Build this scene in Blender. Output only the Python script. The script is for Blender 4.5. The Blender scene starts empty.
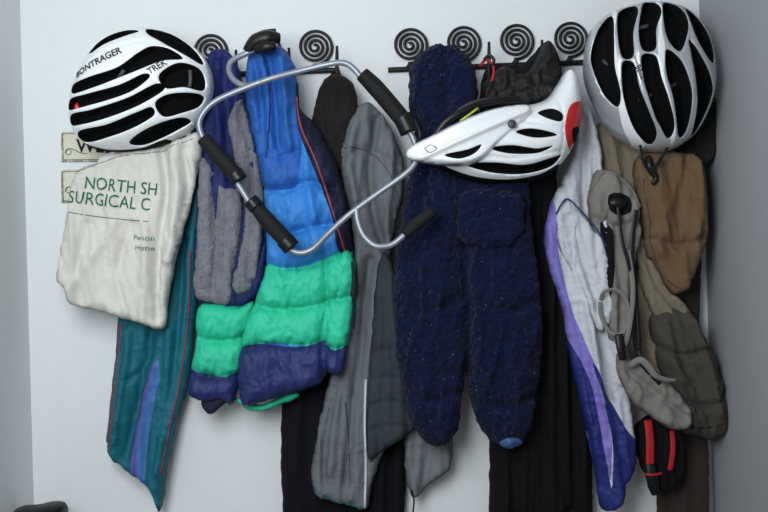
import bpy, bmesh, math, random
import numpy as np
from mathutils import Vector, Matrix, noise
from mathutils.geometry import delaunay_2d_cdt

# ------------------------------------------------------------------ survey
F=955.0; CD=2.1; CZ=1.27; TH=math.radians(1.6)
cT,sT=math.cos(TH),math.sin(TH)
CR=0.45   # global crumple amount
WRM=0.5   # global fine wrinkle amount
def W(px,py,D):
    k=(CD-D)/F
    x=(px-384.0)*k; y=(256.0-py)*k
    return (x*cT+y*sT, -D, CZ - x*sT + y*cT)

sc=bpy.context.scene
cam=bpy.data.cameras.new('camera'); co=bpy.data.objects.new('camera',cam); sc.collection.objects.link(co)
cam.lens=F*36/768; cam.sensor_width=36
co.matrix_world=Matrix(((cT,sT,0,0),(0,0,-1,-CD),(-sT,cT,0,CZ),(0,0,0,1)))
sc.camera=co

# ------------------------------------------------------------------ materials
def lin(c):
    o=[]
    for v in c:
        v/=255.0
        o.append(v/12.92 if v<=0.04045 else ((v+0.055)/1.055)**2.4)
    return (*o,1)
def mat(name,rgb,rough=0.85,bump=0.0,bscale=200,var=0.0,vscale=12,metal=0,sheen=0,coat=0,stretch=(1,1,1),specks=None,spec=0.35,bdist=0.002,wr=0,wrs=22,wrst=(1,1,0.45)):
    m=bpy.data.materials.new(name); m.use_nodes=True
    nt=m.node_tree; b=nt.nodes['Principled BSDF']
    b.inputs['Base Color'].default_value=lin(rgb); b.inputs['Roughness'].default_value=rough
    b.inputs['Metallic'].default_value=metal
    b.inputs['Sheen Weight'].default_value=sheen
    b.inputs['Coat Weight'].default_value=coat
    b.inputs['Specular IOR Level'].default_value=spec
    tc=nt.nodes.new('ShaderNodeTexCoord'); mp=nt.nodes.new('ShaderNodeMapping')
    mp.inputs['Scale'].default_value=stretch
    nt.links.new(tc.outputs['Object'],mp.inputs['Vector'])
    if var>0 or specks:
        n=nt.nodes.new('ShaderNodeTexNoise'); n.inputs['Scale'].default_value=vscale; n.inputs['Detail'].default_value=6
        nt.links.new(mp.outputs[0],n.inputs['Vector'])
        mx=nt.nodes.new('ShaderNodeMixRGB'); mx.inputs[1].default_value=lin([c*(1-var) for c in rgb]); mx.inputs[2].default_value=lin([min(255,c*(1+var)) for c in rgb])
        nt.links.new(n.outputs['Fac'],mx.inputs[0]); last=mx.outputs[0]
        if specks:
            v=nt.nodes.new('ShaderNodeTexVoronoi'); v.inputs['Scale'].default_value=specks[1]
            nt.links.new(tc.outputs['Object'],v.inputs['Vector'])
            r=nt.nodes.new('ShaderNodeValToRGB'); r.color_ramp.elements[0].position=0.0; r.color_ramp.elements[0].color=(1,1,1,1)
            r.color_ramp.elements[1].position=specks[2]; r.color_ramp.elements[1].color=(0,0,0,1)
            nt.links.new(v.outputs['Distance'],r.inputs[0])
            m2=nt.nodes.new('ShaderNodeMixRGB'); m2.inputs[2].default_value=lin(specks[0])
            nt.links.new(r.outputs[0],m2.inputs[0]); nt.links.new(last,m2.inputs[1]); last=m2.outputs[0]
        nt.links.new(last,b.inputs['Base Color'])
    nrm=None
    if wr>0:
        mw=nt.nodes.new('ShaderNodeMapping'); mw.inputs['Scale'].default_value=wrst
        nt.links.new(tc.outputs['Object'],mw.inputs['Vector'])
        n3=nt.nodes.new('ShaderNodeTexNoise')
        n3.noise_type='RIDGED_MULTIFRACTAL'; n3.inputs['Scale'].default_value=wrs; n3.inputs['Detail'].default_value=3
        n3.inputs['Distortion'].default_value=0.6
        nt.links.new(mw.outputs[0],n3.inputs['Vector'])
        b3=nt.nodes.new('ShaderNodeBump'); b3.inputs['Strength'].default_value=1.0; b3.inputs['Distance'].default_value=wr*WRM
        nt.links.new(n3.outputs['Fac'],b3.inputs['Height']); nrm=b3.outputs[0]
    if bump>0:
        n2=nt.nodes.new('ShaderNodeTexNoise'); n2.inputs['Scale'].default_value=bscale; n2.inputs['Detail'].default_value=4
        nt.links.new(mp.outputs[0],n2.inputs['Vector'])
        bp=nt.nodes.new('ShaderNodeBump'); bp.inputs['Strength'].default_value=bump; bp.inputs['Distance'].default_value=bdist
        if nrm: nt.links.new(nrm,bp.inputs['Normal'])
        nt.links.new(n2.outputs['Fac'],bp.inputs['Height']); nrm=bp.outputs[0]
    if nrm: nt.links.new(nrm,b.inputs['Normal'])
    return m
M={}
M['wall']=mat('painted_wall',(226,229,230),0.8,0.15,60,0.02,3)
M['wallr_shaded']=mat('painted_wall_shaded',(152,154,157),0.8,0.15,60,0.02,3)  # right wall: its shade is put into a darker base colour
M['floor']=mat('floor_boards',(120,95,70),0.6,0.1,30,0.15,5,stretch=(1,8,1))
M['ceil']=mat('ceiling_paint',(215,215,215),0.9)
M['iron']=mat('black_iron',(14,14,16),0.55,0.3,150)
M['canvas']=mat('canvas',(208,205,196),0.95,0.5,400,0.04,8,wr=0.0034,wrs=14,wrst=(1,1,0.7))
M['green_ink']=mat('green_ink',(26,100,74),0.8)
M['faint_ink']=mat('faint_ink',(90,128,112),0.8)
M['dark_ink']=mat('dark_ink',(22,22,26),0.8)
M['cream']=mat('cream_card',(215,212,192),0.8,0,10,0.03,20)
M['teal']=mat('teal_nylon',(12,94,108),0.65,0.35,60,0.15,18,bdist=0.002,wr=0.004,wrs=16)
M['peri']=mat('periwinkle_nylon',(62,104,166),0.6,0.3,60,wr=0.003,wrs=16)
M['maroon']=mat('maroon_piping',(136,38,54),0.6)
M['purple']=mat('purple_nylon',(90,78,150),0.6,0.3,60)
M['greyfl']=mat('grey_fleece',(114,115,122),0.98,1.0,150,0.18,60,sheen=0.1,bdist=0.005)
M['navyn']=mat('navy_nylon',(22,34,92),0.7,0.35,60,0.15,15,bdist=0.003,wr=0.003,wrs=18)
M['puffblue']=mat('blue_down_nylon',(46,122,196),0.6,0.4,50,0.08,14,bdist=0.002,wr=0.0045,wrs=30,wrst=(1,1,0.8))
M['puffblued']=mat('deep_blue_nylon',(32,86,162),0.65,0.4,60,0.14,20,bdist=0.002,wr=0.005,wrs=22)
M['puffgreen']=mat('green_down_nylon',(40,186,146),0.6,0.4,50,0.08,14,bdist=0.002,wr=0.0045,wrs=30,wrst=(1,1,0.8))
M['puffnavy']=mat('navy_down_nylon',(30,42,94),0.6,0.4,50,0.08,14,bdist=0.002,wr=0.0045,wrs=30,wrst=(1,1,0.8))
M['darknavy']=mat('dark_navy_nylon',(16,20,46),0.75,0.4,60,0.1,20,bdist=0.003,wr=0.003,wrs=20)
M['redzip']=mat('red_zip',(140,62,76),0.6)
M['grey1']=mat('grey_softshell',(104,108,112),0.95,0.5,250,0.07,30,bdist=0.002,wr=0.003,wrs=13,wrst=(1,1,0.3),spec=0.15)
M['grey2']=mat('charcoal_knit',(54,59,65),0.95,0.7,300,0.12,40,bdist=0.002,wr=0.002,wrs=14,spec=0.15)
M['char']=mat('charcoal_wool',(19,20,24),0.95,0.5,250,0.1,30,wr=0.003,wrs=14,wrst=(1,1,0.2),spec=0.15)
M['ltgrey']=mat('light_grey_jersey',(110,114,118),0.95,0.5,250,0.05,30,wr=0.003,wrs=14,wrst=(1,1,0.35),spec=0.15)
M['white_zip']=mat('white_zip',(195,198,202),0.5)
M['navyfl']=mat('navy_fleece',(14,21,45),1.0,1.0,85,0.55,90,sheen=0.05,specks=((190,195,205),60,0.075),bdist=0.014,spec=0.1)
M['foot']=mat('printed_sole_patch',(62,88,132),0.9,0.5,200,0.5,180)
M['black']=mat('black_cotton',(13,14,17),0.9,0.5,180,0.15,30,wr=0.004,wrs=14,wrst=(1,1,0.15),spec=0.2)
M['blackn']=mat('black_nylon',(10,10,13),0.65,0.3,180,0.15,30,wr=0.005,wrs=24,wrst=(1,1,0.8))
M['blackp']=mat('black_plastic',(11,11,12),0.4)
M['foam']=mat('black_foam',(11,11,12),0.75,0.5,400)
M['brownblk']=mat('dark_brown_cloth',(26,24,24),0.95,0.5,180,0.15,30,wr=0.003,wrs=20)
M['windw']=mat('white_nylon',(190,192,198),0.6,0.4,55,0.05,20,bdist=0.002,wr=0.0045,wrs=14,wrst=(1,1,0.25))
M['lav']=mat('lavender_nylon',(120,110,184),0.6,0.4,55,0.06,20,bdist=0.002,wr=0.004,wrs=14,wrst=(1,1,0.25))
M['royal']=mat('royal_blue_nylon',(26,38,104),0.6,0.4,55,0.15,20,bdist=0.002,wr=0.004,wrs=14,wrst=(1,1,0.25))
M['khaki']=mat('khaki_canvas',(122,112,95),0.95,0.6,250,0.10,25,wr=0.003,wrs=16,wrst=(1,1,0.5),spec=0.15)
M['olive']=mat('olive_grey_canvas',(70,66,60),0.95,0.6,250,0.12,25,wr=0.003,wrs=14,wrst=(1,1,0.6),spec=0.15)
M['brown']=mat('brown_suede',(106,84,64),0.95,0.6,220,0.12,20,wr=0.003,wrs=14,wrst=(1,1,0.6),spec=0.1)
M['carrier']=mat('carrier_grey_padding',(124,120,114),0.95,0.6,260,0.10,30,wr=0.003,wrs=18,wrst=(1,1,0.7),spec=0.15)
M['strap']=mat('strap_webbing',(118,116,113),0.8,0.5,500)
M['red']=mat('red_webbing',(170,24,32),0.6)
M['scarf']=mat('brown_scarf_wool',(50,41,37),1.0,0.9,120,0.35,60,stretch=(6,1,0.4))
M['hw']=mat('helmet_white',(232,234,236),0.28,coat=0.4,spec=0.5)
M['hs']=mat('helmet_silver',(178,181,186),0.28,metal=0.3,coat=0.4,spec=0.5)
M['hk']=mat('helmet_black_liner',(6,6,7),0.85,0.3,60,spec=0.15)
M['hg']=mat('helmet_grey_trim',(60,62,66),0.4)
M['hred']=mat('helmet_red',(205,28,36),0.3,coat=0.5)
M['alu']=mat('painted_aluminium_tube',(142,148,155),0.4,metal=0.5)
M['yel']=mat('yellow_strap',(180,186,60),0.6)

# ------------------------------------------------------------------ geometry helpers
def crom(pts,step,closed):
    P=[np.array(p,float) for p in pts]; n=len(P); out=[]
    rng=n if closed else n-1
    for i in range(rng):
        if closed: a,b,c,d=P[(i-1)%n],P[i],P[(i+1)%n],P[(i+2)%n]
        else: a,b,c,d=P[max(i-1,0)],P[i],P[i+1],P[min(i+2,n-1)]
        L=np.linalg.norm(c-b); k=max(1,int(math.ceil(L/step)))
        for j in range(k):
            t=j/k
            out.append(0.5*((2*b)+(-a+c)*t+(2*a-5*b+4*c-d)*t*t+(-a+3*b-3*c+d)*t**3))
    if not closed: out.append(P[-1])
    return np.array(out)
def seg_dist(Q,poly,closed):
    A=poly; B=np.roll(poly,-1,0) if closed else poly[1:]
    A=A if closed else poly[:-1]
    best=np.full(len(Q),1e9)
    for a,b in zip(A,B):
        ab=b-a; l2=max(ab@ab,1e-9)
        t=np.clip(((Q-a)@ab)/l2,0,1)
        d=np.hypot(Q[:,0]-a[0]-t*ab[0],Q[:,1]-a[1]-t*ab[1])
        np.minimum(best,d,out=best)
    return best
def inside(Q,poly):
    r=np.zeros(len(Q),bool); x,y=Q[:,0],Q[:,1]; n=len(poly); j=n-1
    for i in range(n):
        xi,yi=poly[i]; xj,yj=poly[j]
        if yi!=yj:
            c=((yi>y)!=(yj>y))&(x<(xj-xi)*(y-yi)/(yj-yi)+xi); r^=c
        j=i
    return r
def smoothfield(Q,poly,d):
    A=poly; B=np.roll(poly,-1,0); acc=np.zeros(len(Q))
    for a,b in zip(A,B):
        m=(a+b)/2; e=b-a; rx=m[0]-Q[:,0]; ry=m[1]-Q[:,1]; rho=np.sqrt(rx*rx+ry*ry)+1e-6
        acc+=(e[0]*ry-e[1]*rx)/rho**3
    phi=2/np.maximum(np.abs(acc),1e-9)
    w=np.clip((d-1.5)/2.5,0,1)
    return phi*w+d*(1-w)
def fnoise(Q,sx,sy,seed,lean=0):
    return np.array([noise.noise(Vector(((q[0]-lean*q[1])/sx,q[1]/sy,seed))) for q in Q])

def link(o,parent=None):
    sc.collection.objects.link(o)
    if parent is not None: o.parent=parent
    return o
def empty(name):
    e=bpy.data.objects.new(name,None); sc.collection.objects.link(e); e.empty_display_size=0.05
    return e
def mesh_obj(name,verts,faces,mats,midx=None,parent=None,smooth=True):
    me=bpy.data.meshes.new(name); me.from_pydata([tuple(map(float,v)) for v in verts],[],[tuple(map(int,f)) for f in faces])
    for m in mats: me.materials.append(M[m])
    if midx is not None: me.polygons.foreach_set('material_index',[int(i) for i in midx])
    if smooth: me.polygons.foreach_set('use_smooth',[True]*len(me.polygons))
    me.update()
    return link(bpy.data.objects.new(name,me),parent)

def cloth(name,outline,D,T,mats,R=12,zones=(),folds=(),nz=((0.006,16,90,0.0),),spacing=2.6,parent=None,dome=False,vents=(),ventdepth=0.03,back=0.4,extra=None,sm=True,ribs=0.004,ventmat=1,jit=0.9,crumple=(0.0022,15,24),grooves=(),ventw=2.2,thin=0.0):
    ol=crom(outline,spacing,True) if sm else np.array(outline,float)
    if not sm:
        o2=[]
        for i in range(len(ol)):
            a=ol[i]; b=ol[(i+1)%len(ol)]; k=max(1,int(np.linalg.norm(b-a)/spacing))
            for j in range(k): o2.append(a+(b-a)*j/k)
        ol=np.array(o2)
    if dome: jit=0; crumple=None
    if jit:
        ol=ol+np.stack([fnoise(ol,9,9,51.0),fnoise(ol,9,9,77.0)],1)*jit*1.4
    zs=[(crom(z,spacing,True),mi) for z,mi in zones]
    vs=[crom(v,spacing,True) for v in vents]
    pts=[];edges=[]
    def addloop(L):
        s=len(pts); pts.extend([Vector((float(p[0]),float(p[1]))) for p in L]); n=len(L)
        edges.extend([(s+i,s+(i+1)%n) for i in range(n)])
    addloop(ol)
    for z,_ in zs: addloop(z)
    for v in vs: addloop(v)
    mn=ol.min(0); mx=ol.max(0)
    gx=np.arange(mn[0],mx[0],spacing); gy=np.arange(mn[1],mx[1],spacing*0.87)
    G=np.array([(x+(0.5*spacing if j%2 else 0),y) for j,y in enumerate(gy) for x in gx])
    keep=inside(G,ol)&(seg_dist(G,ol,True)>spacing*0.5)
    for L in [z for z,_ in zs]+vs: keep&=seg_dist(G,L,True)>spacing*0.4
    pts.extend([Vector((float(p[0]),float(p[1]))) for p in G[keep]])
    r=delaunay_2d_cdt(pts,edges,[],0,1e-4)
    V=np.array([(v[0],v[1]) for v in r[0]]); FC=[f for f in r[2]]
    C=np.array([V[list(f)].mean(0) for f in FC]); inn=inside(C,ol)
    FC=[f for f,k in zip(FC,inn) if k]; C=C[inn]
    used=sorted({i for f in FC for i in f}); rm={o:i for i,o in enumerate(used)}
    V=V[used]; FC=[tuple(rm[i] for i in f) for f in FC]
    ol1=crom(outline,1.0,True) if dome else ol
    tmax=[None]
    fl=[(crom(p,4,False),a,w,k) for (p,a,w,k) in [(f if len(f)==4 else (*f,'s')) for f in folds]]
    gl=[(crom(p,3,False),a,w) for p,a,w in grooves]
    def surf(Q):
        d=seg_dist(Q,ol,True)
        if dome:
            ps=smoothfield(Q,ol1,d)
            if tmax[0] is None: tmax[0]=ps.max()
            prof=np.sqrt(np.clip(ps/tmax[0],0,1))
        else:
            prof=np.sqrt(np.clip(1-(1-np.clip(d/R,0,1))**2,0,1))
        wave=np.zeros(len(Q))
        for t in nz:
            a,sx,sy,seed=t[:4]; lean=t[4] if len(t)>4 else 0
            n=fnoise(Q,sx,sy,seed+3.3,lean); n2=fnoise(Q,sx*0.8,sy,seed+9.1,lean)
            rd=np.clip(1-np.abs(n2)*3.0,0,1)**1.6
            wave+=1.2*a*(0.9*n+1.0*rd-0.35)
        if thin:
            wx=fnoise(Q,26,60,41.0)*10
            Q3=Q+np.stack([wx,wx*0],1)
            n=fnoise(Q3,9,75,D*100)
            m=np.clip(fnoise(Q,30,60,D*50+5)*2+0.6,0,1)
            wave+=thin*m*(np.clip(1-np.abs(n)*4.5,0,1)**1.3)
            n=fnoise(Q3,34,13,D*100+7)
            m=np.clip(fnoise(Q,24,40,D*50+9)*2+0.1,0,1)
            wave+=thin*0.8*m*(np.clip(1-np.abs(n)*4.0,0,1)**1.3)
        if crumple:
            a,sx,sy=crumple; a*=CR
            wx=fnoise(Q,20,20,31.0)*9
            Q2=Q+np.stack([wx,-wx],1)
            for k,s in ((1,1.0),(0.5,0.5)):
                n=1-np.abs(fnoise(Q2,sx*s,sy*s,12.7+s))*2.2
                wave+=a*k*np.clip(n,0,1)**2.5*np.clip(d/3,0,1)
        for p,a,w,k in fl:
            dd=seg_dist(Q,p,False)
            if k=='s': wave+=a*np.exp(-(dd/w)**2)
            else: wave+=a*np.exp(-dd/w)*(1+0.5*fnoise(Q,4.5,9,w))
        for p,a,w in gl:
            wave+=a*np.exp(-(seg_dist(Q,p,False)/w)**2)
        if extra: wave+=extra(Q)*np.clip(d/4,0,1)
        h=T*prof
        for v in vs:
            dv=seg_dist(Q,v,True); iv=inside(Q,v)
            st=np.clip(dv/ventw,0,1); st=st*st*(3-2*st)
            h=h-np.where(iv,ventdepth*st+ribs, ribs*np.exp(-dv/1.8))*np.clip(d/5,0,1)
        return wave,h,prof
    wave,h,prof=surf(V)
    bd=seg_dist(V,ol,True)<1e-3
    front=[(lambda p,q:(p[0],min(p[1]-q,-0.004),p[2]))(W(v[0],v[1],D),wv+hh) for v,wv,hh in zip(V,wave,h)]
    n=len(V); idx={}; allv=list(front)
    for i in range(n):
        if bd[i]: idx[i]=i
        else:
            p=W(V[i][0],V[i][1],D); idx[i]=len(allv); allv.append((p[0],min(p[1]-wave[i]+back*T*prof[i]+0.0005,-0.0006),p[2]))
    mi=np.zeros(len(FC),int)
    for z,k in zs: mi[inside(C,z)]=k
    for v in vs: mi[inside(C,v)]=ventmat
    faces=[]
    for f in FC:
        a,b,c=f
        ar=(V[b][0]-V[a][0])*(V[c][1]-V[a][1])-(V[b][1]-V[a][1])*(V[c][0]-V[a][0])
        faces.append(f if ar<0 else f[::-1])
    bf=[tuple(idx[i] for i in f[::-1]) for f in faces]
    ok=[len(set(f))==3 and not all(bd[i] for i in g) for f,g in zip(bf,faces)]
    midx=list(mi)+[m for m,k in zip(mi,ok) if k]
    o=mesh_obj(name,allv,faces+[f for f,k in zip(bf,ok) if k],mats,midx,parent)
    def depth(Q):
        Q=np.array(Q,float).reshape(-1,2); w,hh,_=surf(Q); return D+w+hh
    return o,depth,D

def on(depthD,pts,lift=0.001,step=3):
    _,depth,D=depthD
    P=crom(pts,step,False); dd=depth(P)
    return [(lambda w,q:(w[0],-q-lift,w[2]))(W(p[0],p[1],D),q) for p,q in zip(P,dd)]
def sweep(name,P,r,mt,parent=None,flat=1.0,seg=12,closed=False):
    P=[Vector(p) for p in P]; n=len(P)
    R=list(r) if hasattr(r,'__len__') else [r]*n
    if len(R)!=n: R=list(np.interp(np.linspace(0,1,n),np.linspace(0,1,len(R)),R))
    verts=[];faces=[]
    t0=(P[1]-P[0]).normalized(); up=Vector((0,-1,0))
    if abs(t0.dot(up))>0.9: up=Vector((0,0,1))
    nrm=(up-t0*up.dot(t0)).normalized()
    for i in range(n):
        if closed: t=(P[(i+1)%n]-P[i-1]).normalized()
        else: t=(P[min(i+1,n-1)]-P[max(i-1,0)]).normalized()
        nrm=(nrm-t*nrm.dot(t)); nrm.normalize(); bn=t.cross(nrm)
        for k in range(seg):
            a=2*math.pi*k/seg
            verts.append(P[i]+nrm*(math.cos(a)*R[i]*flat)+bn*(math.sin(a)*R[i]))
    m=n if closed else n-1
    for i in range(m):
        for k in range(seg):
            a=i*seg+k; b=i*seg+(k+1)%seg; c=((i+1)%n)*seg+(k+1)%seg; d=((i+1)%n)*seg+k
            faces.append((a,b,c,d))
    if not closed:
        faces.append(tuple(range(seg))[::-1]); faces.append(tuple((n-1)*seg+k for k in range(seg)))
    return mesh_obj(name,verts,faces,[mt],None,parent)
def path(pts,step=3):
    P=crom([(p[0],p[1],p[2]*400) for p in pts],step,False)
    return [W(p[0],p[1],p[2]/400) for p in P]
def tube(name,pts,rpx,mt,parent=None,flat=1.0,step=3,seg=12):
    r=[x*0.0021 for x in rpx] if hasattr(rpx,'__len__') else rpx*0.0021
    return sweep(name,path(pts,step),r,mt,parent,flat,seg)
def box(name,lo,hi,mt,parent=None,bev=0):
    bm=bmesh.new(); bmesh.ops.create_cube(bm,size=1)
    for v in bm.verts:
        v.co=Vector([(lo[i]+hi[i])/2+v.co[i]*(hi[i]-lo[i]) for i in range(3)])
    if bev: bmesh.ops.bevel(bm,geom=bm.edges[:]+bm.verts[:],offset=bev,segments=3,affect='EDGES')
    me=bpy.data.meshes.new(name); bm.to_mesh(me); bm.free(); me.materials.append(M[mt])
    return link(bpy.data.objects.new(name,me),parent)
def lettering(name,s,x,y,size,ang,mt,target,parent,lift=0.0012,shear=0,sx=1.0,bold=0.0,space=1.0):
    """ang>0 = text climbs to the right"""
    cu=bpy.data.curves.new('t','FONT'); cu.body=s; cu.size=1; cu.shear=shear; cu.offset=bold; cu.resolution_u=3; cu.space_character=space
    t=bpy.data.objects.new('t',cu); sc.collection.objects.link(t)
    dg=bpy.context.evaluated_depsgraph_get(); me=bpy.data.meshes.new_from_object(t.evaluated_get(dg))
    bm=bmesh.new(); bm.from_mesh(me); bmesh.ops.triangulate(bm,faces=bm.faces[:])
    for _ in range(3):
        es=[e for e in bm.edges if e.calc_length()*size>3]
        if es: bmesh.ops.subdivide_edges(bm,edges=es,cuts=1); bmesh.ops.triangulate(bm,faces=bm.faces[:])
    ca,sa=math.cos(ang),math.sin(ang)
    Q=np.array([(x+size*(v.co.x*sx*ca-v.co.y*sa), y-size*(v.co.y*ca+v.co.x*sx*sa)) for v in bm.verts])
    _,depth,D=target; dd=depth(Q)
    for v,q,d in zip(bm.verts,Q,dd):
        w=W(q[0],q[1],D); v.co=(w[0],-d-lift,w[2])
    m2=bpy.data.meshes.new(name); bm.to_mesh(m2); bm.free(); m2.materials.append(M[mt])
    bpy.data.objects.remove(t); bpy.data.meshes.remove(me)
    return link(bpy.data.objects.new(name,m2),parent)
def ball(name,px,py,D,rx,ry,rd,mt,parent):
    bm=bmesh.new(); bmesh.ops.create_uvsphere(bm,u_segments=24,v_segments=14,radius=1)
    c=W(px,py,D)
    for v in bm.verts: v.co=Vector((c[0]+v.co.x*rx*0.0021,c[1]+v.co.y*rd,c[2]+v.co.z*ry*0.0021))
    me=bpy.data.meshes.new(name); bm.to_mesh(me); bm.free(); me.materials.append(M[mt])
    me.polygons.foreach_set('use_smooth',[True]*len(me.polygons))
    return link(bpy.data.objects.new(name,me),parent)

# ------------------------------------------------------------------ room
XL=W(27,256,0)[0]; XR=W(706,256,0)[0]; YF=-3.2
box('wall_back',(XL-0.1,0,0),(XR+0.1,0.1,2.45),'wall')
box('wall_left',(XL-0.1,YF,0),(XL,0,2.45),'wall')
box('wall_right',(XR,YF,0),(XR+0.1,0,2.45),'wallr_shaded')
box('floor',(XL-0.1,YF,-0.06),(XR+0.1,0.1,0),'floor')
box('ceiling',(XL-0.1,YF,2.45),(XR+0.1,0.1,2.51),'ceil')
box('baseboard_back',(XL,-0.015,0),(XR,0,0.1),'ceil')

# ------------------------------------------------------------------ spiral coat racks
def rack(name,xs,y0,y1):
    e=empty(name)
    xa,xb=xs[0]-22,xs[-1]+22
    yb=lambda x:y0+(y1-y0)*(x-xa)/(xb-xa)
    tube('bar',[(xa,yb(xa)+24,0.006),((xa+xb)/2,yb((xa+xb)/2)+24,0.006),(xb,yb(xb)+24,0.006)],2.8,'iron',e,0.8)
    for i,x in enumerate(xs):
        yc=yb(x); P=[]
        for k in range(150):
            a=k/149*2*math.pi*3.6; r=1.5+ (18-1.5)*k/149
            an=a+math.pi/2-2*math.pi*3.6
            P.append(W(x+r*math.cos(an),yc+r*math.sin(an),0.008))
        P.append(W(x-4,yc+24,0.008))
        sweep('spiral_%d'%(i+1),P,0.0033,'iron',e,0.7,8)
        tube('stem_%d'%(i+1),[(x,yc+17,0.008),(x,yc+24,0.008)],2.2,'iron',e)
    for i in range(len(xs)):
        x=xs[i]+ (26 if i<len(xs)-1 else 22); y=yb(x)+24
        tube('hook_%d'%(i+1),[(x,y-2,0.006),(x,y+14,0.02),(x,y+24,0.045),(x,y+14,0.075),(x,y-6,0.08),(x,y-24,0.078)],[2.3,2.3,2.3,2.2,2.0,1.3],'iron',e)
rack('spiral_coat_rack',[158,210,263,315],54,46)
rack('spiral_coat_rack.001',[410,463,516,570],46,38)

# ------------------------------------------------------------------ little sign
def plaque(name,x0,y0,x1,y1,txt,ts,tx,ty):
    e=empty(name)
    o,d,D=cloth('card',[(x0,y0),(x1,y0-1),(x1+1,y1-1),(x0+1,y1)],0.002,0.004,['cream'],R=1.5,nz=(),parent=e,sm=False,spacing=4,jit=0,crumple=None)
    def depth(Q): return np.full(len(Q),0.0062)
    t=(o,depth,0.002)
    for i,(a,b) in enumerate([((x0+2,y0+2),(x1-1,y0+1)),((x1-1,y0+1),(x1-1,y1-3)),((x1-1,y1-3),(x0+3,y1-2)),((x0+3,y1-2),(x0+2,y0+2))]):
        sweep('border_%d'%(i+1),on(t,[a,b],0.0003),0.0006,'dark_ink',e,0.5,6)
    if txt: lettering('lettering',txt,tx,ty,ts,-0.02,'dark_ink',t,e,0.0006,bold=0.02)
    sweep('flower_sprig',on(t,[(x0+5,y0+22),(x0+8,y0+17),(x0+14,y0+18),(x0+20,y0+21),(x0+27,y0+22)],0.0003),0.0008,'dark_ink',e,0.5,6)
    sweep('flower',on(t,[(x0+8+3*math.cos(a),y0+20+3*math.sin(a)) for a in np.linspace(0,6.2,9)],0.0003,1),0.0008,'green_ink',e,0.5,6)
plaque('welcome_plaque',61,132,170,162,'WELCOME',18,77,152)
plaque('small_plaque',61,170,100,203,'',10,0,0)

# ------------------------------------------------------------------ tote bag
e=empty('tote_bag')
tb=cloth('bag_body',[(96,163),(104,154),(125,150),(160,146),(198,132),(202,150),(197,178),(189,215),(181,243),(169,296),(163,328),(137,322),(100,312),(79,307),(68,302),(64,288),(56,277),(62,243),(69,200),(76,172)],0.115,0.024,['canvas'],R=10,
  nz=((0.006,22,80,1.0,0.1),(0.003,10,50,7.0,0.3)),parent=e,crumple=(0.006,30,40),thin=0.004,
  folds=[([(165,150),(168,190),(161,240),(158,318)],-0.020,4),([(178,145),(180,200),(172,260)],0.016,5),([(188,150),(189,190),(178,240)],-0.012,3.5),([(120,222),(100,250),(72,290)],0.010,5),([(135,225),(120,270),(130,318)],-0.012,4.5),([(90,225),(80,270),(85,300)],-0.010,4.5),([(150,215),(148,260),(146,320)],0.010,4),([(110,160),(96,170),(80,172)],-0.006,4)])
lettering('lettering_1','NORTH SH',87,189,17.5,-0.10,'green_ink',tb,e,0.0022,sx=0.84,bold=0.0)
lettering('lettering_2','SURGICAL C',71,203,17.5,-0.10,'green_ink',tb,e,0.0022,sx=0.84,bold=0.0)
sweep('underline',on(tb,[(74,213),(100,217),(128,220),(152,222)],0.001),0.0009,'green_ink',e,0.4,6)
lettering('lettering_3','Person',136,240,7.5,-0.05,'faint_ink',tb,e,0.0018)
lettering('lettering_4','Home',138,250,7.5,-0.05,'faint_ink',tb,e,0.0018)
tube('strap',[(112,156,0.13),(125,120,0.11),(150,92,0.1),(184,78,0.09),(190,100,0.10),(188,140,0.13)],2.5,'canvas',e,0.4)
sweep('hem_stitch',on(tb,[(80,172),(96,166),(125,157),(160,153),(196,140)],0.0),0.0010,'strap',e,0.5,6)

# ------------------------------------------------------------------ teal jacket
e=empty('teal_track_jacket')
tj=cloth('jacket_body',[(150,200),(172,110),(180,74),(192,74),(202,110),(205,150),(203,200),(201,260),(196,320),(189,380),(177,425),(168,470),(164,498),(158,511),(150,490),(131,474),(114,460),(108,446),(112,400),(117,350),(121,300)],0.055,0.022,['teal','peri','purple'],R=8,
  zones=[([(158,360),(162,372),(155,410),(148,450),(146,483),(137,476),(139,440),(148,400)],1),([(154,368),(158,362),(148,400),(140,440),(138,475),(134,473),(136,438),(145,396)],2)],
  nz=((0.007,15,170,2.0,-0.1),(0.003,9,60,5.0)),parent=e,thin=0.006,
  folds=[([(152,330),(142,390),(127,455)],-0.018,4),([(186,240),(180,330),(165,430)],-0.018,4),([(172,330),(170,400),(160,470)],0.014,4),([(130,330),(126,380),(118,440)],0.012,3.5),([(160,330),(150,360),(130,380)],-0.008,3)])
sweep('piping_1',on(tj,[(121,322),(116,370),(113,400),(110,440)],0.001),0.0016,'maroon',e,0.6)
sweep('piping_2',on(tj,[(193,250),(190,320),(182,380),(172,425),(164,470)],0.001),0.0016,'maroon',e,0.6)
sweep('piping_3',on(tj,[(125,322),(121,370),(118,400),(114,448)],0.001),0.0010,'maroon',e,0.6)

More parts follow.
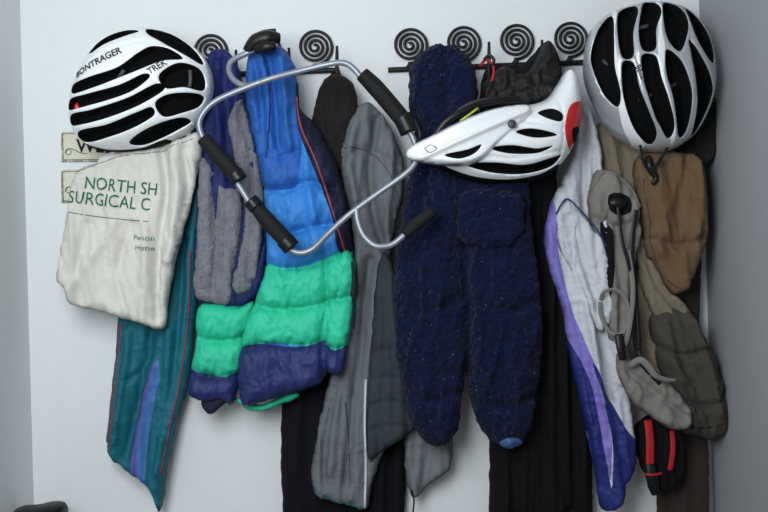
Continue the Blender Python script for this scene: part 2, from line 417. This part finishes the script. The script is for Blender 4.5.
# ------------------------------------------------------------------ fleece lined jacket
e=empty('fleece_lined_jacket')
cloth('navy_shell',[(207,62),(214,50),(226,50),(238,66),(246,95),(256,125),(266,170),(269,215),(267,262),(262,290),(250,303),(240,309),(215,306),(196,299),(194,250),(199,190),(200,120),(203,85)],0.085,0.022,['navyn'],R=10,
  nz=((0.008,11,80,3.0),),parent=e,crumple=(0.004,14,26),thin=0.005,folds=[([(225,60),(228,120),(232,180)],-0.014,4.5)])
cloth('fleece_panel_1',[(200,160),(212,165),(224,186),(240,190),(243,215),(240,245),(234,275),(230,304),(212,303),(196,297),(194,262),(197,215)],0.104,0.02,['greyfl'],R=8,nz=((0.006,12,70,4.0),(0.0016,3,3,1)),parent=e,jit=1.2,spacing=2.2,folds=[([(216,180),(218,230),(212,290)],-0.014,3.5)])
cloth('fleece_panel_2',[(228,126),(234,105),(243,100),(249,125),(258,155),(264,190),(264,230),(259,265),(250,290),(236,294),(232,280),(240,250),(245,215),(242,190),(236,165)],0.108,0.02,['greyfl'],R=8,nz=((0.006,9,70,5.0),(0.0016,3,3,1)),parent=e,jit=1.2,spacing=2.2,folds=[([(240,110),(252,170),(252,280)],-0.012,3.5)])

# ------------------------------------------------------------------ puffer
def crease(pts,a=-0.024,w=5.0): return (pts,a,w,'k')
e=empty('puffer_jacket')
pf=cloth('jacket_body',[(246,66),(254,50),(268,44),(283,48),(293,62),(298,85),(301,108),(318,128),(334,160),(346,200),(352,245),(354,275),(348,300),(334,330),(330,365),(318,384),(290,394),(262,402),(247,406),(240,398),(239,360),(247,320),(262,280),(266,240),(264,200),(256,150),(247,105)],0.120,0.038,['puffblue','puffblued','puffgreen','puffnavy','darknavy'],R=16,spacing=2.2,
 zones=[([(240,40),(295,38),(304,110),(300,180),(285,190),(262,188),(250,150),(240,90)],1),
        ([(240,318),(250,300),(266,266),(285,268),(310,265),(340,252),(358,245),(360,290),(345,345),(300,345),(270,342),(236,352)],2),
        ([(236,353),(262,343),(300,346),(348,338),(345,380),(290,410),(240,415),(232,395)],3),
        ([(297,86),(303,90),(325,120),(350,190),(356,244),(340,252),(332,215),(315,170),(300,130)],4)],
 nz=((0.0025,10,20,6.0),(0.004,30,60,2.0)),parent=e,crumple=(0.006,8,14),
 folds=[crease([(258,150),(280,158),(300,152)],-0.010,4),crease([(262,188),(285,192),(310,183),(333,190)]),crease([(263,226),(290,232),(320,226),(348,222)]),crease([(262,264),(285,268),(312,265),(352,250)]),
        crease([(250,303),(280,309),(310,306),(345,296)]),crease([(240,350),(265,343),(300,345),(332,340)]),
        ([(256,60),(262,100),(266,150)],-0.016,4),([(270,56),(276,100),(280,150)],-0.016,3.5),([(284,60),(288,110),(292,150)],0.012,4),([(325,255),(328,300),(322,340),(325,375)],-0.014,3,'k'),([(300,110),(310,180),(318,250)],0.010,5)])
cloth('sleeve_left',[(198,308),(215,303),(240,306),(254,302),(250,330),(243,360),(240,385),(232,405),(222,400),(206,402),(190,396),(189,376),(195,345)],0.100,0.032,['puffgreen','puffnavy'],R=14,spacing=2.2,
 zones=[([(180,368),(200,372),(225,376),(250,372),(250,412),(180,412)],1)],nz=((0.0025,10,20,8.0),),parent=e,crumple=(0.006,8,14),
 folds=[crease([(196,336),(220,341),(248,336)]),crease([(190,371),(215,376),(240,375)])])
cloth('sleeve_right',[(336,262),(346,250),(355,262),(354,300),(349,340),(343,370),(334,375),(324,365),(326,330),(330,295)],0.135,0.022,['puffgreen','puffnavy'],R=10,spacing=2.2,
 zones=[([(316,346),(335,350),(355,346),(352,385),(316,385)],1)],nz=((0.0025,10,14,9.0),),parent=e,crumple=(0.004,10,12),
 folds=[crease([(330,295),(340,299),(354,296)]),crease([(322,345),(335,349),(350,345)])])
cloth('jacket_inner_hem',[(205,395),(232,398),(262,404),(290,392),(300,396),(283,404),(262,411),(248,410),(232,400),(212,414),(203,408)],0.10,0.008,['puffgreen','darknavy'],R=4,nz=(),parent=e,zones=[([(200,392),(236,396),(234,402),(212,418),(200,412)],1)])
sweep('zip',on(pf,[(297,98),(303,130),(318,165),(333,210),(345,250),(350,262)],0.001),0.0018,'redzip',e,0.6)
sweep('hood_seam',on(pf,[(262,48),(270,80),(272,120),(268,160)],0.0004),0.0012,'darknavy',e,0.5)
tube('zip_pull',[(352,262,0.165),(354,280,0.167),(353,296,0.165)],[1.2,2.2,3.0],'dark_ink',e,0.5)
tube('draw_cord',[(352,296,0.155),(355,315,0.15),(354,330,0.15)],0.7,'dark_ink',e)

# ------------------------------------------------------------------ dark cloth
cloth('knit_balaclava',[(318,92),(326,78),(338,74),(350,80),(357,95),(358,125),(352,160),(338,172),(324,158),(313,125)],0.075,0.02,['brownblk'],R=10,nz=((0.006,9,40,3.0),),crumple=(0.008,10,14))

# ------------------------------------------------------------------ grey jacket
e=empty('grey_softshell_jacket')
gj=cloth('jacket_body',[(341,150),(350,118),(366,102),(380,112),(393,132),(403,160),(404,195),(396,225),(392,262),(399,310),(405,350),(398,400),(384,450),(372,485),(366,508),(345,504),(320,497),(312,486),(312,465),(318,430),(328,385),(342,340),(352,300),(354,262),(350,220),(342,185)],0.075,0.026,['grey1','grey2'],R=10,
  nz=((0.007,15,170,11.0,0.0),(0.003,8,60,5.0)),parent=e,zones=[([(384,250),(397,255),(404,300),(412,350),(400,400),(372,460),(366,420),(370,350),(378,300)],1)],crumple=(0.004,20,44),thin=0.007,
  folds=[([(356,120),(350,165),(356,200)],0.014,4.5),([(378,120),(370,170),(376,220),(384,250)],-0.024,4),([(344,160),(368,150),(398,168)],-0.009,3),([(354,262),(342,350),(330,470)],0.015,5),([(370,260),(360,350),(348,480)],-0.020,4.5),([(340,370),(328,430),(324,480)],-0.016,3.5),([(392,150),(390,190),(386,230)],0.013,3.5),([(356,400),(355,450),(352,495)],0.012,3.5)])
gs=cloth('quilted_sleeve',[(380,255),(392,262),(400,300),(408,350),(416,405),(416,425),(404,438),(388,448),(374,458),(366,452),(367,410),(371,350),(374,300)],0.098,0.024,['grey2'],R=10,nz=((0.006,14,110,12.0),),parent=e,thin=0.004,
  folds=[crease([(369,380),(390,376),(412,380)],-0.006,1.6),crease([(367,405),(390,400),(416,405)],-0.006,1.6),crease([(367,430),(390,424),(415,428)],-0.006,1.6),crease([(390,340),(394,390),(392,445)],-0.006,1.6),crease([(372,350),(390,348),(407,350)],-0.006,1.6),crease([(402,360),(407,395),(407,435)],-0.005,1.6),crease([(378,350),(380,395),(378,450)],-0.005,1.6)])
sweep('zip',on(gj,[(366,378),(365,420),(366,460),(365,506)],0.002),0.0024,'white_zip',e,0.5)
sweep('shoulder_seam',on(gj,[(345,150),(360,150),(376,158),(392,180),(400,205)],0.0005),0.0012,'grey2',e,0.5)
sweep('hem_trim',on(gj,[(312,482),(328,494),(345,501),(364,505)],0.0005),0.0014,'teal',e,0.5)
sweep('pocket_seam',on(gj,[(346,400),(349,440),(350,480)],0.0005),0.0012,'grey2',e,0.5)

cloth('black_trousers',[(312,120),(330,75),(342,75),(352,120),(356,250),(350,340),(345,380),(400,420),(406,470),(404,530),(402,640),(372,650),(345,650),(338,560),(325,650),(292,650),(287,560),(281,470),(284,370),(300,250)],0.034,0.022,['char'],R=8,nz=((0.007,10,190,14.0),),spacing=3.4,folds=[([(300,380),(298,440),(300,520)],0.014,4),([(390,440),(388,520)],-0.014,4)])
e=empty('grey_jersey')
cloth('jersey_body',[(404,424),(408,400),(440,390),(455,400),(453,440),(450,468),(435,480),(420,494),(411,496),(405,470)],0.05,0.02,['ltgrey'],R=8,nz=((0.006,12,80,15.0),),parent=e,thin=0.005,folds=[([(430,430),(428,460),(420,490)],-0.012,4)])
tube('draw_cord',[(412,490,0.07),(414,500,0.07),(413,515,0.07),(414,530,0.07)],0.9,'dark_ink',e)

# ------------------------------------------------------------------ navy bunting
e=empty('fleece_bunting_suit')
bs=cloth('suit_body',[(409,82),(413,62),(428,47),(445,44),(460,49),(472,62),(478,85),(478,112),(492,130),(512,145),(526,170),(531,215),(536,255),(541,305),(542,350),(536,400),(532,425),(524,441),(510,448),(494,443),(480,428),(471,404),(466,372),(462,400),(458,425),(450,440),(438,446),(424,440),(411,420),(401,385),(395,340),(393,290),(398,240),(405,200),(411,165),(414,130),(409,105)],0.12,0.046,['navyfl','foot'],R=24,spacing=2.0,jit=1.6,crumple=(0.008,22,28),
  zones=[([(498,440),(505,434),(516,435),(520,440),(514,445),(503,445)],1)],
  nz=((0.008,22,60,16.0),(0.0040,4.2,4.2,17.0)),parent=e,
  folds=[([(440,60),(446,90),(444,120)],-0.018,6),([(425,150),(450,160),(480,155)],-0.014,7),([(440,185),(438,240),(436,300)],0.012,12),([(463,240),(466,300),(467,372)],-0.028,6),([(420,130),(425,180),(415,240)],-0.014,6),([(398,300),(425,310),(455,300)],-0.013,6),([(480,300),(505,310),(536,300)],-0.013,6),([(405,390),(430,398),(458,390)],-0.013,6),([(476,398),(505,404),(530,398)],-0.013,6),([(420,220),(440,230),(455,260)],-0.010,6)])
cloth('mitten_cuff',[(459,196),(475,188),(500,189),(522,196),(524,225),(514,243),(496,249),(472,246),(458,238),(456,215)],0.164,0.022,['navyfl'],R=12,nz=((0.004,14,14,18.0),(0.0035,4,4,17.0)),parent=e,spacing=2.0,jit=1.4,crumple=(0.004,16,16))
sweep('chest_zip',on(bs,[(448,130),(452,180),(456,240),(460,300)],0.0),0.0015,'dark_ink',e,0.5)

# ------------------------------------------------------------------ black coats & bag
e=empty('black_raincoat')
cloth('coat_body',[(482,80),(495,64),(520,66),(545,42),(556,50),(562,90),(560,140),(556,190),(566,260),(578,330),(590,400),(593,470),(592,560),(588,650),(545,655),(520,650),(492,640),(489,540),(490,440),(492,330),(488,220),(480,140)],0.05,0.03,['black'],R=12,nz=((0.011,14,260,20.0),(0.003,8,90,21)),parent=e,spacing=3.2,thin=0.006,
  folds=[([(545,250),(548,350),(552,510)],0.020,5),([(530,380),(524,440),(522,512)],0.018,5),([(570,330),(572,420),(574,512)],-0.018,5),([(505,440),(503,480),(504,520)],0.016,4),([(558,220),(562,320),(566,500)],0.016,4)])
cloth('coat_hood',[(480,92),(492,74),(505,66),(520,74),(530,70),(543,46),(551,42),(558,62),(562,95),(548,108),(512,112),(488,112)],0.125,0.03,['blackn'],R=12,nz=((0.007,10,18,23.0),),parent=e,crumple=(0.014,12,14))
e=empty('red_lanyard')
tube('lanyard_loop',[(480,66,0.13),(486,60,0.14),(493,66,0.145),(492,80,0.145),(484,92,0.14),(482,100,0.13)],1.4,'red',e,0.5)
tube('lanyard_clip',[(484,60,0.14),(489,55,0.145),(494,60,0.145),(492,66,0.145)],1.5,'blackp',e)

# ------------------------------------------------------------------ windbreaker
e=empty('colorblock_windbreaker')
wb=cloth('jacket_body',[(577,118),(586,104),(594,118),(600,150),(604,190),(610,240),(618,300),(624,350),(630,400),(635,450),(634,470),(626,484),(622,504),(606,511),(598,500),(594,470),(588,440),(578,395),(568,350),(560,305),(548,268),(543,240),(550,205),(563,178),(572,150)],0.10,0.022,['windw','lav','royal'],R=7,
  zones=[([(540,240),(546,202),(553,202),(556,250),(567,300),(580,335),(592,365),(606,420),(608,470),(600,515),(590,500),(585,440),(560,350)],1),
         ([(562,335),(570,345),(588,382),(600,440),(612,520),(590,520),(590,450),(575,395)],2),
         ([(590,362),(602,385),(622,425),(640,448),(640,480),(625,518),(606,515),(610,470),(606,420)],2)],
  nz=((0.007,12,150,25.0,0.15),(0.003,7,50,26.0,0.2)),parent=e,crumple=(0.005,16,36),thin=0.006,
  folds=[([(583,120),(583,200),(594,300),(608,400)],-0.020,3.5),([(570,190),(573,260),(588,330),(600,400)],0.014,4),([(598,180),(605,280),(618,380)],0.013,3.5),([(592,150),(596,230),(606,320)],-0.012,3)])
cloth('lining_flap',[(556,216),(566,200),(576,208),(592,226),(606,245),(612,290),(610,320),(600,332),(592,318),(582,290),(566,262),(558,245)],0.13,0.008,['windw'],R=5,nz=((0.006,8,60,27.0,0.2),),parent=e,crumple=(0.005,14,24),thin=0.005,folds=[([(570,215),(582,260),(600,310)],-0.010,3.5)])
sweep('flap_edge',path([(556,214,0.14),(566,199,0.14),(578,208,0.142),(594,226,0.142),(607,246,0.14)]),0.0016,'royal',e,0.6)

# ------------------------------------------------------------------ khaki coat / brown vest / olive sleeve
e=empty('khaki_coat')
cloth('coat_body',[(588,150),(594,128),(610,120),(630,135),(650,150),(655,200),(655,250),(668,290),(690,330),(705,360),(700,400),(680,420),(655,405),(640,350),(632,300),(612,250),(600,200)],0.062,0.028,['khaki'],R=12,nz=((0.008,12,110,28.0,0.2),),parent=e,crumple=(0.005,15,26),thin=0.005,
  folds=[([(640,190),(648,260),(672,310)],-0.016,4),([(630,180),(640,260),(655,320)],0.014,5)])
cloth('front_placket',[(632,234),(644,240),(654,262),(668,288),(682,300),(694,318),(686,330),(672,322),(656,318),(644,296),(636,268)],0.10,0.014,['khaki'],R=6,nz=((0.005,9,50,28.0,0.4),),parent=e,crumple=(0.004,12,18),folds=[([(640,245),(656,285),(682,318)],-0.008,3)])
sl=cloth('coat_sleeve',[(650,310),(668,304),(692,312),(702,332),(712,350),(720,378),(728,408),(726,430),(712,439),(694,437),(676,428),(662,400),(655,360),(648,330)],0.085,0.036,['olive'],R=17,nz=((0.006,14,50,29.0,0.5),),parent=e,crumple=(0.006,18,20),thin=0.005,
  folds=[([(652,345),(680,354),(712,345)],-0.014,3.5),([(672,395),(700,404),(724,394)],-0.012,3.5),([(660,320),(672,370),(690,425)],0.013,5),([(690,320),(704,365),(715,410)],0.012,4)])
sweep('cuff_seam',on(sl,[(674,420),(690,424),(708,424),(727,416)],0.0),0.0014,'brownblk',e,0.5)
e=empty('brown_suede_vest')
vb=cloth('vest_body',[(634,160),(650,152),(680,152),(700,158),(706,180),(708,215),(707,240),(699,262),(688,288),(675,294),(664,284),(655,266),(645,252),(640,215),(634,185)],0.112,0.024,['brown'],R=12,nz=((0.007,18,60,30.0,0.2),),parent=e,crumple=(0.007,20,26),thin=0.004,
  folds=[([(702,236),(680,246),(650,240)],-0.014,4),([(685,160),(677,200),(682,240)],-0.013,5),([(655,165),(662,210),(660,250)],0.010,6),([(694,180),(698,210),(692,240)],0.008,5)])
sweep('armhole_binding',on(vb,[(640,180),(644,210),(650,248),(662,276),(675,288)],0.0),0.0016,'olive',e,0.5)
tube('cord_lock',[(648,156,0.15),(650,168,0.155),(656,178,0.155),(652,184,0.155)],[2.5,4.5,3,2],'blackp',e)
cloth('dark_hood_sweater',[(684,95),(695,86),(712,92),(721,108),(721,135),(712,158),(700,172),(686,172),(680,140)],0.06,0.03,['brownblk'],R=14,nz=((0.007,14,20,32.0),))

# ------------------------------------------------------------------ baby carrier
e=empty('baby_carrier')
bc=cloth('padded_panel',[(589,182),(598,170),(612,172),(628,184),(638,202),(641,232),(636,252),(632,290),(627,330),(620,350),(609,340),(603,300),(600,262),(592,232),(588,208)],0.118,0.024,['carrier','black'],R=10,nz=((0.006,12,70,33.0),),parent=e,crumple=(0.005,13,20),thin=0.004,
  zones=[([(606,196),(618,194),(628,200),(628,212),(616,216),(607,210)],1),([(598,224),(610,230),(612,270),(606,300),(602,262)],1)],folds=[([(592,218),(612,226),(638,222)],-0.014,3.5),([(614,230),(618,280),(618,330)],-0.014,4)])
cloth('waist_pad',[(618,350),(630,358),(650,366),(668,382),(686,402),(692,418),(684,430),(668,428),(650,416),(634,404),(622,386),(616,366)],0.135,0.022,['carrier'],R=9,nz=((0.005,14,30,34.0),),parent=e,crumple=(0.005,13,16),folds=[([(625,370),(650,390),(684,416)],-0.012,3.5),([(640,364),(660,392),(668,426)],0.006,4)])
tube('webbing_1',[(628,250,0.155),(633,290,0.17),(629,330,0.172),(622,352,0.165)],2.4,'strap',e,0.35)
tube('webbing_loop',[(601,300,0.15),(604,292,0.16),(616,290,0.168),(626,300,0.17),(628,320,0.17),(620,334,0.168),(608,330,0.16),(601,315,0.155),(600,302,0.15)],2.0,'strap',e,0.4)
tube('webbing_2',[(618,206,0.158),(622,240,0.165),(628,262,0.165),(636,300,0.16),(640,350,0.16)],1.8,'blackp',e,0.4)
tube('webbing_3',[(636,210,0.145),(632,250,0.15),(636,300,0.15),(634,350,0.16),(660,384,0.165)],2.2,'blackp',e,0.35)
tube('hook_clip',[(630,366,0.17),(640,360,0.18),(648,366,0.182),(656,376,0.182),(668,380,0.18),(676,380,0.178)],[3,3.6,3.6,3,2.6,1.8],'strap',e,0.6)
tube('buckle',[(619,334,0.172),(621,348,0.176),(623,360,0.176)],[4,4.5,3.5],'blackp',e,0.5)
ball('cord_lock',617,203,0.15,9,6,0.010,'blackp',e)
sweep('binding',on(bc,[(590,190),(600,174),(614,176),(630,190),(638,208)],0.001),0.0025,'strap',e,0.6)

e=empty('red_buckle_strap')
cloth('strap_bag',[(634,430),(645,415),(664,418),(682,428),(684,450),(682,478),(672,490),(652,488),(642,470),(636,450)],0.07,0.025,['black'],R=8,nz=((0.006,10,30,35.0),),parent=e)
tube('red_webbing_1',[(648,420,0.108),(650,440,0.112),(650,466,0.112)],4.2,'red',e,0.3)
tube('red_webbing_2',[(672,430,0.108),(673,450,0.11),(670,470,0.108)],2.6,'red',e,0.3)
tube('side_release_buckle',[(650,464,0.115),(652,476,0.117),(654,488,0.115),(656,494,0.11)],[4,6,6,4],'blackp',e,0.4)
tube('red_tip',[(645,474,0.12),(653,475,0.125),(662,473,0.12)],1.2,'red',e,0.5)
cloth('wool_scarf',[(668,120),(690,110),(700,130),(702,250),(700,350),(706,430),(709,460),(708,520),(708,640),(690,650),(655,645),(656,540),(656,470),(662,400),(668,300)],0.03,0.018,['scarf'],R=6,nz=((0.004,10,150,36.0),),spacing=3.4)

# ------------------------------------------------------------------ helmets
def helmet(name,outline,vents,D,T,mats,zones=(),vd=0.03,**k):
    e=empty(name)
    s=cloth('shell',outline,D,T,mats,dome=True,vents=vents,ventdepth=vd,nz=(),spacing=1.7,parent=e,back=0.25,zones=zones,ribs=0.002,**k)
    return e,s
olL=[(72,104),(75,88),(86,64),(103,43),(124,32),(150,29),(178,37),(200,52),(211,70),(214,90),(208,110),(195,128),(172,142),(145,150),(115,152),(92,148),(78,136),(72,120)]
vL=[[(95,55),(110,43),(132,36),(146,38),(131,45),(113,52),(100,59)],
    [(153,34),(172,37),(190,47),(203,60),(206,69),(190,61),(168,49),(155,41)],
    [(80,90),(100,85),(130,77),(150,62),(162,55),(178,57),(190,66),(172,70),(145,82),(112,94),(84,99)],
    [(77,104),(100,101),(132,94),(156,83),(161,87),(142,101),(108,111),(78,114)],
    [(170,84),(186,71),(203,73),(209,84),(207,95),(192,94),(176,96)],
    [(79,119),(105,116),(140,106),(168,92),(174,98),(148,114),(112,126),(81,129)],
    [(166,110),(180,101),(206,99),(203,110),(188,118),(172,122)],
    [(86,135),(118,130),(148,119),(162,114),(163,122),(138,135),(104,144),(88,143)],
    [(136,145),(158,132),(186,122),(194,125),(172,138),(148,147)]]
e,hl=helmet('bicycle_helmet',olL,vL,0.135,0.105,['hw','hk','hg'],vd=0.032,
   zones=[([(74,134),(92,146),(115,151),(145,149),(170,141),(173,145),(145,156),(112,158),(88,153),(72,142)],1)],
   grooves=[([(92,75),(120,60),(150,50),(185,55)],-0.0025,1.4)])
lettering('lettering_1','BONTRAGER',86,84,10.5,0.42,'dark_ink',hl,e,0.0010,sx=0.86,bold=0.025)
lettering('lettering_2','TREK',162,84,9,0.62,'dark_ink',hl,e,0.0010,bold=0.02,sx=0.9)
tube('inner_brace_1',[(112,92,0.20),(118,80,0.215),(124,70,0.22)],2.2,'hg',e,0.8)
tube('inner_brace_2',[(186,96,0.18),(190,84,0.19),(190,70,0.19)],2.0,'hg',e,0.8)
ball('fit_badge',77,108,0.18,2.5,5,0.004,'hred',e)
olR=[(583,62),(588,36),(602,18),(624,8),(650,3),(678,8),(698,24),(709,48),(713,82),(706,112),(691,137),(670,151),(648,153),(622,143),(603,126),(591,102),(584,82)]
vR=[[(587,56),(594,34),(606,22),(605,46),(605,74),(611,100),(609,112),(597,98),(588,74)],
    [(612,20),(626,12),(630,18),(622,42),(621,66),(611,66),(608,42)],
    [(611,73),(621,73),(627,96),(637,118),(647,138),(643,147),(626,133),(614,106)],
    [(636,11),(647,9),(651,20),(643,40),(641,60),(629,60),(627,38)],
    [(628,67),(641,67),(647,88),(655,108),(663,132),(658,142),(643,122),(632,94)],
    [(656,10),(668,12),(676,28),(672,48),(664,62),(653,50),(651,28)],
    [(651,61),(664,69),(673,86),(678,106),(676,136),(668,138),(658,104),(651,82)],
    [(678,15),(693,30),(704,50),(703,69),(692,62),(681,42)],
    [(674,50),(689,68),(700,86),(703,100),(692,129),(685,137),(684,108),(680,80)]]
e,hr=helmet('bicycle_helmet.001',olR,vR,0.125,0.11,['hs','hk','hw'],vd=0.034,
   zones=[([(608,16),(612,14),(606,40),(607,70),(612,100),(624,130),(640,148),(634,150),(618,134),(610,112),(605,80),(604,44)],2),([(648,10),(653,10),(648,40),(650,60),(649,84),(656,108),(666,140),(663,146),(652,112),(645,84),(643,62),(645,38)],2)],
   grooves=[([(632,12),(624,40),(624,70),(640,112),(652,146)],-0.0025,1.2),([(676,14),(677,50),(678,70),(682,100),(680,140)],-0.0025,1.2)])
lettering('lettering_1','BELL',622,76,7,-1.15,'dark_ink',hr,e,0.0012,bold=0.01)
for i,(a,b,c) in enumerate([((603,60,0.165),(607,64,0.17),(612,66,0.175)),((633,30,0.195),(640,28,0.20),(648,26,0.20)),((660,90,0.20),(668,88,0.20),(676,84,0.195)),((638,100,0.195),(646,98,0.20),(652,94,0.20))]):
    tube('inner_brace_%d'%(i+1),[a,b,c],1.8,'hg',e,0.8)
tube('chin_strap',[(640,145,0.17),(642,158,0.17),(650,170,0.165),(660,160,0.165),(668,146,0.165)],1.6,'blackp',e,0.4)
# mountain bike helmet
e=empty('mountain_bike_helmet')
olM=[(432,150),(446,134),(470,120),(500,110),(530,105),(546,99),(556,86),(566,71),(575,76),(579,92),(581,112),(578,132),(571,150),(557,168),(536,179),(505,184),(472,182),(444,172),(430,162)]
vM=[[(462,167),(490,166),(520,168),(546,161),(556,158),(546,169),(520,176),(488,175)],
    [(486,153),(505,150),(530,153),(546,150),(532,157),(505,158)],
    [(510,137),(522,134),(538,136),(550,140),(532,143),(518,141)]]
m=cloth('shell',olM,0.165,0.09,['hw','hk','hred'],dome=True,vents=vM,ventdepth=0.024,nz=(),spacing=1.8,parent=e,back=0.3,ribs=0.002,
  zones=[([(563,112),(572,106),(586,104),(584,128),(579,148),(571,156),(561,146),(558,130)],2),([(566,134),(574,130),(577,138),(570,146)],1),([(532,118),(545,114),(556,120),(553,127),(540,124)],1),([(430,158),(444,168),(472,178),(505,181),(536,176),(555,166),(560,170),(536,184),(505,188),(470,187),(440,176)],1)],
  grooves=[([(440,160),(480,160),(510,162),(556,154)],-0.004,1.6),([(470,122),(500,126),(524,127),(556,134)],-0.004,1.6),([(552,100),(557,128),(556,160)],-0.003,1.4)])
vz=cloth('visor',[(406,156),(411,146),(434,134),(460,121),(488,110),(514,105),(530,106),(528,118),(512,133),(496,147),(482,160),(464,166),(436,165),(414,161)],0.240,0.008,['hw','hk'],R=5,nz=(),spacing=1.8,parent=e,jit=0,crumple=None,
   vents=[[(444,156),(466,151),(480,146),(473,155),(458,160)]],ventdepth=0.006,ribs=0.001,
   extra=lambda Q:0.020*np.sin((Q[:,0]-406)/124*math.pi)+0.009*np.exp(-((Q[:,1]-(166-(Q[:,0]-406)*0.45))/2.6)**2))
ball('screw',512,124,0.264,4.0,4.0,0.003,'hg',e)
sweep('visor_logo',on(vz,[(424,150),(430,146),(436,150),(430,154),(424,150)],0.0006,1),0.0010,'dark_ink',e,0.5,6)
tube('goggle_strap_1',[(434,138,0.21),(446,122,0.215),(462,112,0.215),(480,104,0.205),(500,100,0.20),(520,99,0.19)],3.2,'blackp',e,0.5)
tube('goggle_strap_2',[(440,132,0.18),(455,114,0.185),(470,104,0.185),(490,99,0.18)],1.8,'hg',e,0.5)
tube('yellow_strap',[(460,121,0.21),(470,114,0.215),(478,108,0.21)],1.0,'yel',e,0.5)
tube('red_line',[(548,108,0.225),(560,112,0.228),(572,110,0.222)],1.0,'hred',e,0.5)

# ------------------------------------------------------------------ trunk bike rack
e=empty('trunk_bike_rack')
Dk=0.212
tube('frame_top',[(213,152,Dk),(203,138,Dk),(199,124,Dk),(204,112,Dk),(216,101,Dk),(240,90,Dk),(270,79,Dk),(300,71,Dk+.01),(330,64,Dk+.015),(344,63,Dk+.015),(354,69,Dk+.015),(366,84,Dk+.015)],2.9,'alu',e)
tube('foam_grip_1',[(362,74,Dk+.015),(376,88,Dk+.015),(394,109,Dk+.015),(411,130,Dk+.015)],[7,8.2,8.2,8.2,7.6],'foam',e)
tube('frame_right',[(405,124,Dk+.015),(413,138,Dk+.015),(417,150,Dk+.015),(415,163,Dk+.015),(404,175,Dk+.015),(380,192,Dk+.01),(350,214,Dk+.01),(328,234,Dk+.005),(314,248,Dk),(302,253,Dk),(291,250,Dk),(280,240,Dk),(258,215,Dk),(235,180,Dk),(205,142,Dk)],2.9,'alu',e)
tube('foam_grip_2',[(203,138,Dk),(215,152,Dk),(227,165,Dk),(238,178,Dk)],[6.5,7.6,7.6,7],'foam',e)
tube('foam_grip_3',[(254,204,Dk),(266,219,Dk),(279,233,Dk),(292,247,Dk)],[6,7.6,7.8,7],'foam',e)
tube('grip_collar_1',[(250,200,Dk),(257,208,Dk)],[7.5,7.5],'blackp',e)
tube('grip_collar_2',[(402,116,Dk+.015),(410,132,Dk+.015)],[9.3,9.3],'blackp',e)
tube('grip_collar_3',[(234,172,Dk),(240,181,Dk)],[8,8],'blackp',e)
tube('grip_collar_4',[(284,239,Dk),(292,248,Dk)],[8.6,8.6],'blackp',e)
tube('strap_anchor',[(414,120,Dk+.02),(420,134,Dk+.03),(416,146,Dk+.02)],2.0,'blackp',e)
tube('support_hook',[(356,208,Dk+.01),(358,222,Dk+.012),(364,236,Dk+.015),(376,246,Dk+.02),(391,245,Dk+.02),(402,237,Dk+.02),(412,227,Dk+.02)],2.9,'alu',e)
tube('foam_tip',[(404,235,Dk+.02),(414,226,Dk+.02),(424,218,Dk+.02),(433,211,Dk+.02)],[5.5,6.2,6,4.8],'foam',e)
tube('hanger_tube',[(262,82,Dk),(246,86,Dk-.01),(234,80,Dk-.02),(229,70,Dk-.03),(232,61,Dk-.035),(245,54,Dk-.04),(262,46,Dk-.04)],2.9,'alu',e)
tube('hinge_clamp',[(247,52,Dk-.045),(256,42,Dk-.04),(268,38,Dk-.035),(280,38,Dk-.04)],[5,8,7.5,4.5],'blackp',e)
tube('hinge_knob',[(256,50,Dk-.03),(266,47,Dk-.02),(276,46,Dk-.02)],[4,6,4],'blackp',e)
tube('hinge_bar',[(250,40,Dk-.05),(262,33,Dk-.05),(276,31,Dk-.05)],2.6,'blackp',e)

# ------------------------------------------------------------------ bicycle saddle below
e=empty('bicycle_saddle')
cloth('saddle_top',[(12,514),(22,506),(40,504),(54,501),(64,502),(68,508),(66,518),(50,526),(20,528)],0.10,0.05,['blackp'],R=10,nz=(),parent=e,jit=0,crumple=None)
c=W(42,520,0.12)
sweep('seat_post',[(c[0],c[1],c[2]),(c[0],c[1],0.3),(c[0],c[1],0.02)],0.013,'alu',e)
sweep('stand_base',[(c[0],c[1],0.0),(c[0],c[1],0.025)],[0.055,0.05],'blackp',e,seg=24)

# ------------------------------------------------------------------ light
w=bpy.data.worlds.new('world'); sc.world=w; w.use_nodes=True
bg=w.node_tree.nodes['Background']; bg.inputs[0].default_value=(0.66,0.82,1.0,1); bg.inputs[1].default_value=0.40
def area(name,loc,target,size,sy,power,col):
    l=bpy.data.lights.new(name,'AREA'); l.shape='RECTANGLE'; l.size=size; l.size_y=sy; l.energy=power; l.color=col
    o=bpy.data.objects.new(name,l); sc.collection.objects.link(o); o.location=loc
    o.rotation_euler=(Vector(target)-Vector(loc)).to_track_quat('-Z','Y').to_euler()
area('window_light',(-0.42,-1.75,1.70),(0.0,0,1.10),0.6,0.9,24,(0.90,0.96,1.0))
sc.view_settings.view_transform='Standard'
